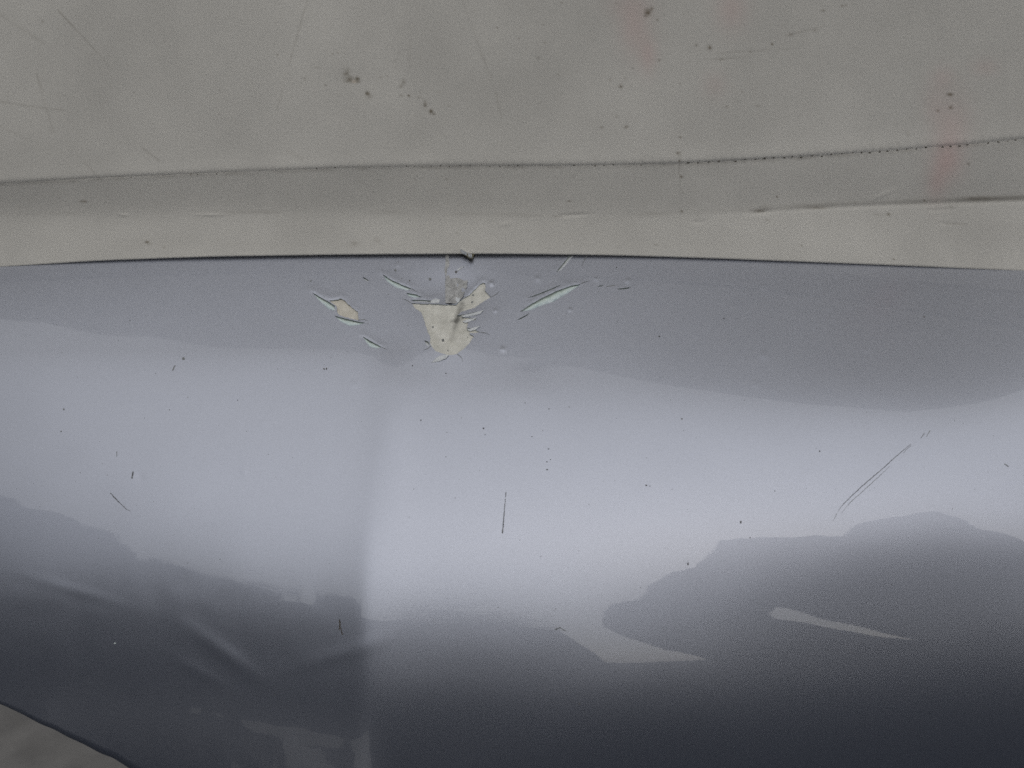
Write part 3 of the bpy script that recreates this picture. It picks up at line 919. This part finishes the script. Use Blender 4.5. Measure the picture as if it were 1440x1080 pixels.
# stains, dust lines and dirt on the vinyl, as a colour attribute
def cover_stain(u, v):
    base = np.ones(np.shape(u) + (3,))
    def mul(mask, colr):
        m = np.clip(mask, 0, 1)[..., None]
        base[...] = base * (1 - m) + base * np.array(colr) * m
    n1 = value_noise(u, v, 150, 40); n2 = value_noise(u, v, 46, 41); n3 = value_noise(u, v, 17, 42)
    base *= (1 + .06 * n1 + .03 * n2 + .015 * n3)[..., None]
    g = lambda cx, cy, sx, sy: np.exp(-(((u - cx) / sx) ** 2 + ((v - cy) / sy) ** 2))
    for (cx, cy, sx, sy, a) in [(895, 30, 22, 45, .75), (912, 75, 12, 26, .75), (878, 5, 26, 18, .6), (1030, 12, 22, 30, .6), (1340, 165, 28, 40, .7), (1330, 225, 24, 34, .95),
                               (1318, 262, 14, 22, .8), (1312, 145, 16, 26, .5), (1385, 95, 18, 12, .5), (1005, 120, 16, 18, .3), (1325, 110, 16, 16, .45)]:
        mul(a * g(cx, cy, sx, sy) * (.75 + .35 * n2), (1.04, .86, .865))
    # long faint rub marks
    lines = [(82, 15, 120, 55, 1.3, .45), (120, 55, 165, 105, 1.2, .3), (52, 105, 75, 185, 1.4, .35), (0, 143, 60, 152, 1.6, .35), (60, 152, 90, 155, 1.8, .3),
             (433, 0, 410, 80, 1.3, .35), (410, 80, 390, 155, 1.3, .22), (200, 208, 224, 226, 1.5, .45), (120, 228, 140, 250, 1.3, .3), (650, 0, 690, 110, 2, .2),
             (690, 100, 705, 165, 1.6, .25), (580, 30, 575, 100, 1.2, .2), (0, 178, 40, 196, 1.4, .2), (956, 215, 955, 245, 1.5, .45), (956, 245, 959, 300, 1.2, .15),
             (0, 20, 60, 60, 3, .18), (1010, 75, 1110, 68, 1.6, .2), (990, 84, 1050, 80, 1.4, .25), (1105, 50, 1160, 36, 1.8, .3), (405, 212, 425, 224, 3, .15),
             (160, 345, 260, 340, 9, .12), (300, 345, 700, 350, 7, .06), (1330, 315, 1360, 315, 1.2, .4)]
    for (ax, ay, bx, by, w, a) in lines:
        dd, t = seg_dist(u, v, ax, ay, bx, by)
        mul(a * np.exp(-(dd / w) ** 2) * np.clip(.75 + .7 * n3, 0, 1.2), (.55, .53, .50))
    # grime lying in the fold and along the seam
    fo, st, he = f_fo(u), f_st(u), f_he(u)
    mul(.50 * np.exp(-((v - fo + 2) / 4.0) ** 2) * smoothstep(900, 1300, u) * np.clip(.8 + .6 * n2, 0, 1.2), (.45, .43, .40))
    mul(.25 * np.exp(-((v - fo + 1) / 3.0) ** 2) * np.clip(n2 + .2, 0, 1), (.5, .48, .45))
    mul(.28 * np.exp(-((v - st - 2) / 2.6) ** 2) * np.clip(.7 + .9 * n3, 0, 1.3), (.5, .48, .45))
    # specks: soft halo with a dark heart
    specks = [(488, 103, 5, 7, .55), (492, 112, 7, 4, .8), (503, 111, 3, 2.5, .9), (503.5, 115, 3, 2, .9), (517, 131, 3, 3, .95), (519, 136, 4, 3, .4), (536, 109, 2.5, 1.3, .4), (545, 107, 2, 1.3, .4),
              (568, 115, 2.5, 4, .55), (564, 121, 3, 3, .35), (564.5, 134.5, 2.2, 1.2, .65), (575, 134.5, 1.8, 1.4, .9), (590, 137, 3, 1.2, .4), (598, 146, 2.4, 4.4, .95), (606, 157, 3, 3, .95), (610, 160, 2, 1.4, .9),
              (617, 130, 3, 1.2, .3), (632, 149, 2, 1, .3), (445, 95, 5, 2, .2), (429, 111, 2, 2, .35), (458, 120, 2, 1.4, .4), (391, 77.5, 1.6, 1.2, .6), (468, 76, 1.3, 1, .5), (475, 74, 1.3, 1, .5),
              (60, 30, 2, 1.8, .4), (556, 85, 1.2, 1, .45), (699, 39, 1.6, 1.3, .5), (308, 160, 1.6, 1.3, .3), (114, 283.5, 5, 1.4, .75), (205, 340.5, 3, 1.5, .8), (209, 343.5, 2.5, 1.2, .6), (230, 348, 2, 2, .3),
              (268, 245, 1.6, 1.4, .6), (642, 327.5, 1.4, 1.2, .6), (628, 252, 1.6, 1.2, .6), (498, 343, 7, 4, .25), (530, 338, 5, 4, .22),
              (911, 17, 4.5, 5, .9), (917, 12, 2, 2.5, .9), (908, 22, 2.5, 2, .8), (924.5, 28, 1.3, 1.3, .9), (927, 85, 2, 2, .6), (979, 63, 2.4, 2, .75), (998, 67, 3, 3.6, .8), (1015, 84, 3.4, 1, .5),
              (1055, 72.5, 2, 1.6, .6), (1086, 62, 1.7, 1.5, .95), (1158, 15, 3, 1.6, .55), (1112, 49, 4, 2, .4), (1147, 43, 3, 2, .45), (1185, 8, 2.4, 1.4, .5), (1190, 7, 1.5, 1.5, .5), (873, 121, 2, 3, .5), (873, 122, 3, 2, .4), (858, 112, 2, 2, .35),
              (879, 110, 1.5, 1.5, .4), (867, 164, 2, 2, .4), (846, 179, 2.4, 1.6, .5), (880, 178.5, 3.4, 2.2, .5), (956, 118, 1.2, 1, .6), (1022, 150, 2.2, 1.8, .45), (1066, 149, 3.6, 1.4, .4), (1044, 129, 1.5, 1.4, .4),
              (956.5, 193, 1.8, 1.5, .8), (953, 215.5, 2.6, 2.2, .85), (954.5, 226.5, 1.4, 1.4, .7), (958.5, 248.5, 2, 2, .95), (961, 271, 1.5, 1.2, .5), (960, 298, 1.8, 1.6, .95), (1023, 271, 1.4, 1, .4),
              (1094.5, 277, 1.4, 1.2, .9), (801, 283, 4, 1.4, .6), (757, 82, 2.4, 2, .35), (766, 60, 1.8, 1, .5), (764, 35, 1.3, 1.3, .4), (785, 105, 1.5, 1.2, .4), (760, 144, 1.2, 1, .5), (730, 54, 1.4, 1, .4),
              (1335.5, 133, 4, 2.6, .85), (1337, 151, 3, 2.4, .85), (1318.5, 156, 1.8, 1.6, .8), (1362.5, 230.5, 2.2, 1.4, .85), (1303, 282.5, 1.6, 1.3, .9), (1251, 302, 3.2, 1.6, .7), (1236, 302, 5, 1.4, .35),
              (1340, 291.5, 3.6, 1, .5), (1252.5, 362.5, 1.3, 1.1, .9), (923, 344, 3, .9, .6), (1126, 345, 2.2, 1, .5), (1080, 310, 3, 1.4, .4), (1276, 188, 2, 4, .2), (1205, 285, 1, 1, .4), (784, 305, 8, 1, .3),
              (1070, 297, 9, 2.4, .5), (1078, 292, 6, 3, .35), (1153, 293, 14, 1.6, .5), (1380, 280, 20, 3, .4), (790, 4, 1.6, 1, .5), (866, 5, 1.6, 1, .5), (640, 15, 1.4, 1, .3), (900, 7, 1.6, 1, .4)]
    for (cx, cy, sx, sy, a) in specks:
        mul(a * g(cx, cy, sx, sy) * np.clip(.9 + .5 * value_noise(u, v, 2.6, 44), 0, 1.3), (.26, .215, .15))
    r = np.random.default_rng(5)
    for _ in range(170):       # peppering of tiny flecks
        cx, cy = r.uniform(-100, 1540), r.uniform(0, 370) ** 1.0
        mul(r.uniform(.1, .4) * g(cx, cy, r.uniform(.7, 1.5), r.uniform(.6, 1.3)), (.3, .27, .23))
    mul(.9 * g(498, 115, 3.2, 2.2), (1.25, 1.15, 1.05))
    return base

def make_vinyl():
    m = bpy.data.materials.new("grey_vinyl")
    n, l, b = nodes_of(m)
    at = n.new("ShaderNodeAttribute"); at.attribute_name = "stain"
    tc = n.new("ShaderNodeTexCoord")
    t = n.new("ShaderNodeTexNoise"); t.inputs['Scale'].default_value = 900; t.inputs['Detail'].default_value = 3
    l.new(tc.outputs['Object'], t.inputs['Vector'])
    t2 = n.new("ShaderNodeTexNoise"); t2.inputs['Scale'].default_value = 24; t2.inputs['Detail'].default_value = 7
    l.new(tc.outputs['Object'], t2.inputs['Vector'])
    mr = n.new("ShaderNodeMapRange"); mr.inputs[1].default_value = .3; mr.inputs[2].default_value = .7; mr.inputs[3].default_value = .95; mr.inputs[4].default_value = 1.05
    l.new(t2.outputs['Fac'], mr.inputs[0])
    sc = n.new("ShaderNodeVectorMath"); sc.operation = 'SCALE'; sc.inputs[0].default_value = VINYL_COL
    l.new(mr.outputs[0], sc.inputs['Scale'])
    mx = n.new("ShaderNodeVectorMath"); mx.operation = 'MULTIPLY'
    l.new(sc.outputs[0], mx.inputs[0]); l.new(at.outputs['Color'], mx.inputs[1])
    l.new(mx.outputs[0], b.inputs['Base Color'])
    b.inputs['Roughness'].default_value = .55
    b.inputs['Specular IOR Level'].default_value = .25
    bp = n.new("ShaderNodeBump"); bp.inputs['Strength'].default_value = .25; bp.inputs['Distance'].default_value = .00025
    l.new(t.outputs['Fac'], bp.inputs['Height']); l.new(bp.outputs[0], b.inputs['Normal'])
    return m
VINYL_COL = (.74, .715, .655)
M_vinyl = make_vinyl()

def grid_mesh(name, pos, stain, mat, parent=None):
    r, c = pos.shape[:2]
    me = bpy.data.meshes.new(name)
    I = np.arange(r * c).reshape(r, c)
    q = np.stack([I[:-1, :-1], I[1:, :-1], I[1:, 1:], I[:-1, 1:]], -1).reshape(-1, 4)
    me.vertices.add(r * c); me.vertices.foreach_set("co", pos.reshape(-1).astype(np.float32))
    me.loops.add(q.size); me.loops.foreach_set("vertex_index", q.reshape(-1).astype(np.int32))
    me.polygons.add(len(q)); me.polygons.foreach_set("loop_start", (np.arange(len(q)) * 4).astype(np.int32))
    me.update(calc_edges=True)
    me.polygons.foreach_set("use_smooth", np.ones(len(q), bool))
    at = me.attributes.new("stain", 'FLOAT_COLOR', 'POINT')
    rgba = np.concatenate([stain, np.ones(stain.shape[:-1] + (1,))], -1)
    at.data.foreach_set("color", rgba.reshape(-1).astype(np.float32))
    me.materials.append(mat)
    me.validate()
    o = bpy.data.objects.new(name, me); col.objects.link(o)
    if parent is not None: o.parent = parent
    return o

cu_ = np.concatenate([np.arange(-400, -4, 16), np.arange(0, 1441, 1.6), np.arange(1452, 1801, 16)])
# sheet: from the seam up; rows run from the top down to the seam line
tt = np.concatenate([np.linspace(0, .02, 2), np.linspace(.02, 1, 150)[1:]])
TOPV = -6.0
CU, TT = np.meshgrid(cu_, np.linspace(0, 1, 152))
CV = TOPV + (f_st(CU) - TOPV) * TT
sheet = cover_pos(CU, CV)
st_sheet = cover_stain(CU, CV)
# above the picture the sheet goes on upwards and turns back over the top
topz = sheet[0, :, 2].copy()
extra = []
for f in np.linspace(1, 0, 26)[:-1]:
    z = topz + (HEM_Z + COVER_H - topz) * f
    ln = lean(sheet[0, :, 0])
    y = KX * sheet[0, :, 0] ** 2 + ln * (z - HEM_Z) + (sheet[0, :, 1] - (KX * sheet[0, :, 0] ** 2 + ln * (topz - HEM_Z))) * (1 - f) ** 2
    # the ray bundle widens: keep the columns upright in x
    extra.append(np.stack([sheet[0, :, 0], y, z], -1))
roll = []
for ang in np.linspace(180, 0, 10)[:-1]:
    a = math.radians(ang)
    if a > math.pi / 2:
        pass
R0 = COVER_R
for a in np.linspace(math.pi / 2, 0, 8)[:-1]:
    y = extra[0][:, 1] + R0 - R0 * math.cos(a); z = extra[0][:, 2] + R0 * math.sin(a)
    roll.append(np.stack([sheet[0, :, 0], y, z], -1))
back = [np.stack([sheet[0, :, 0], roll[0][:, 1] + .5, roll[0][:, 2] + .01], -1)]
allpos = np.concatenate([np.array(back), np.array(roll), np.array(extra), sheet], 0)
ones = np.ones((len(back) + len(roll) + len(extra),) + sheet.shape[1:])
cover = grid_mesh("vinyl_cover", allpos, np.concatenate([ones, st_sheet], 0), M_vinyl)
tag(cover, "grey vinyl cover with stitched hem, dirt specks and faint pink stains above the panel", "cover")

CU2, TT2 = np.meshgrid(cu_, np.linspace(0, 1, 84))
CV2 = f_st(CU2) + (f_he(CU2) - f_st(CU2)) * TT2
hem = cover_pos(CU2, CV2)
hem[0] = sheet[-1]
st_hem = cover_stain(CU2, CV2)
nrm = np.stack([2 * KX * hem[-1, :, 0], -np.ones(len(cu_)), np.zeros(len(cu_))], -1)
nrm /= np.linalg.norm(nrm, axis=1, keepdims=True)
under = []
for (dn, dz) in ((-.0003, -.0003), (-.0007, -.0004), (-.0011, -.0003), (-.0014, 0), (-.0030, .003), (-.0065, .009)):
    under.append(hem[-1] + nrm * dn + np.array([0, 0, dz]))
hem_all = np.concatenate([hem, np.array(under)], 0)
st_all = np.concatenate([st_hem, np.repeat(st_hem[-1:], len(under), 0)], 0)
hem_o = grid_mesh("hem", hem_all, st_all, M_vinyl, cover)
hem_o["label"] = "folded hem strip below the stitch line"

# stitch holes along the seam: too small to pick apart, one part
hv, hf = [], []
x = -80.0
while x < 1500:
    gap = random.choice([11, 12.5, 13, 14, 15])
    x += gap
    vis = np.interp(x, [0, 300, 600, 900, 1000], [.05, .15, .5, .45, .85])
    if random.random() > vis: continue
    big = np.interp(x, [0, 600, 1000, 1440], [.55, .8, 1.15, 1.25])
    y = float(f_st(np.array([x]))[0]) + random.uniform(-.8, 1.6)
    n = 7
    a = np.linspace(0, 2 * math.pi, n, endpoint=False)
    rr = np.array([random.uniform(.7, 1.2) for _ in a]) * big * random.uniform(.7, 1.25)
    ring_ = cover_pos(x + 1.5 * rr * np.cos(a), y + 1.0 * rr * np.sin(a), -.05)
    cc = cover_pos(np.array([x]), np.array([y]), -.10)
    s = len(hv); hv += ring_.tolist() + cc.tolist()
    for i in range(n): hf.append((s + i, s + n, s + (i + 1) % n))
st = mesh_obj("stitch_hole", hv, hf, mottled("needle_hole_grime", (.14, .125, .10), (.28, .26, .225), 500, .9, 0), cover)
st["kind"] = "stuff"
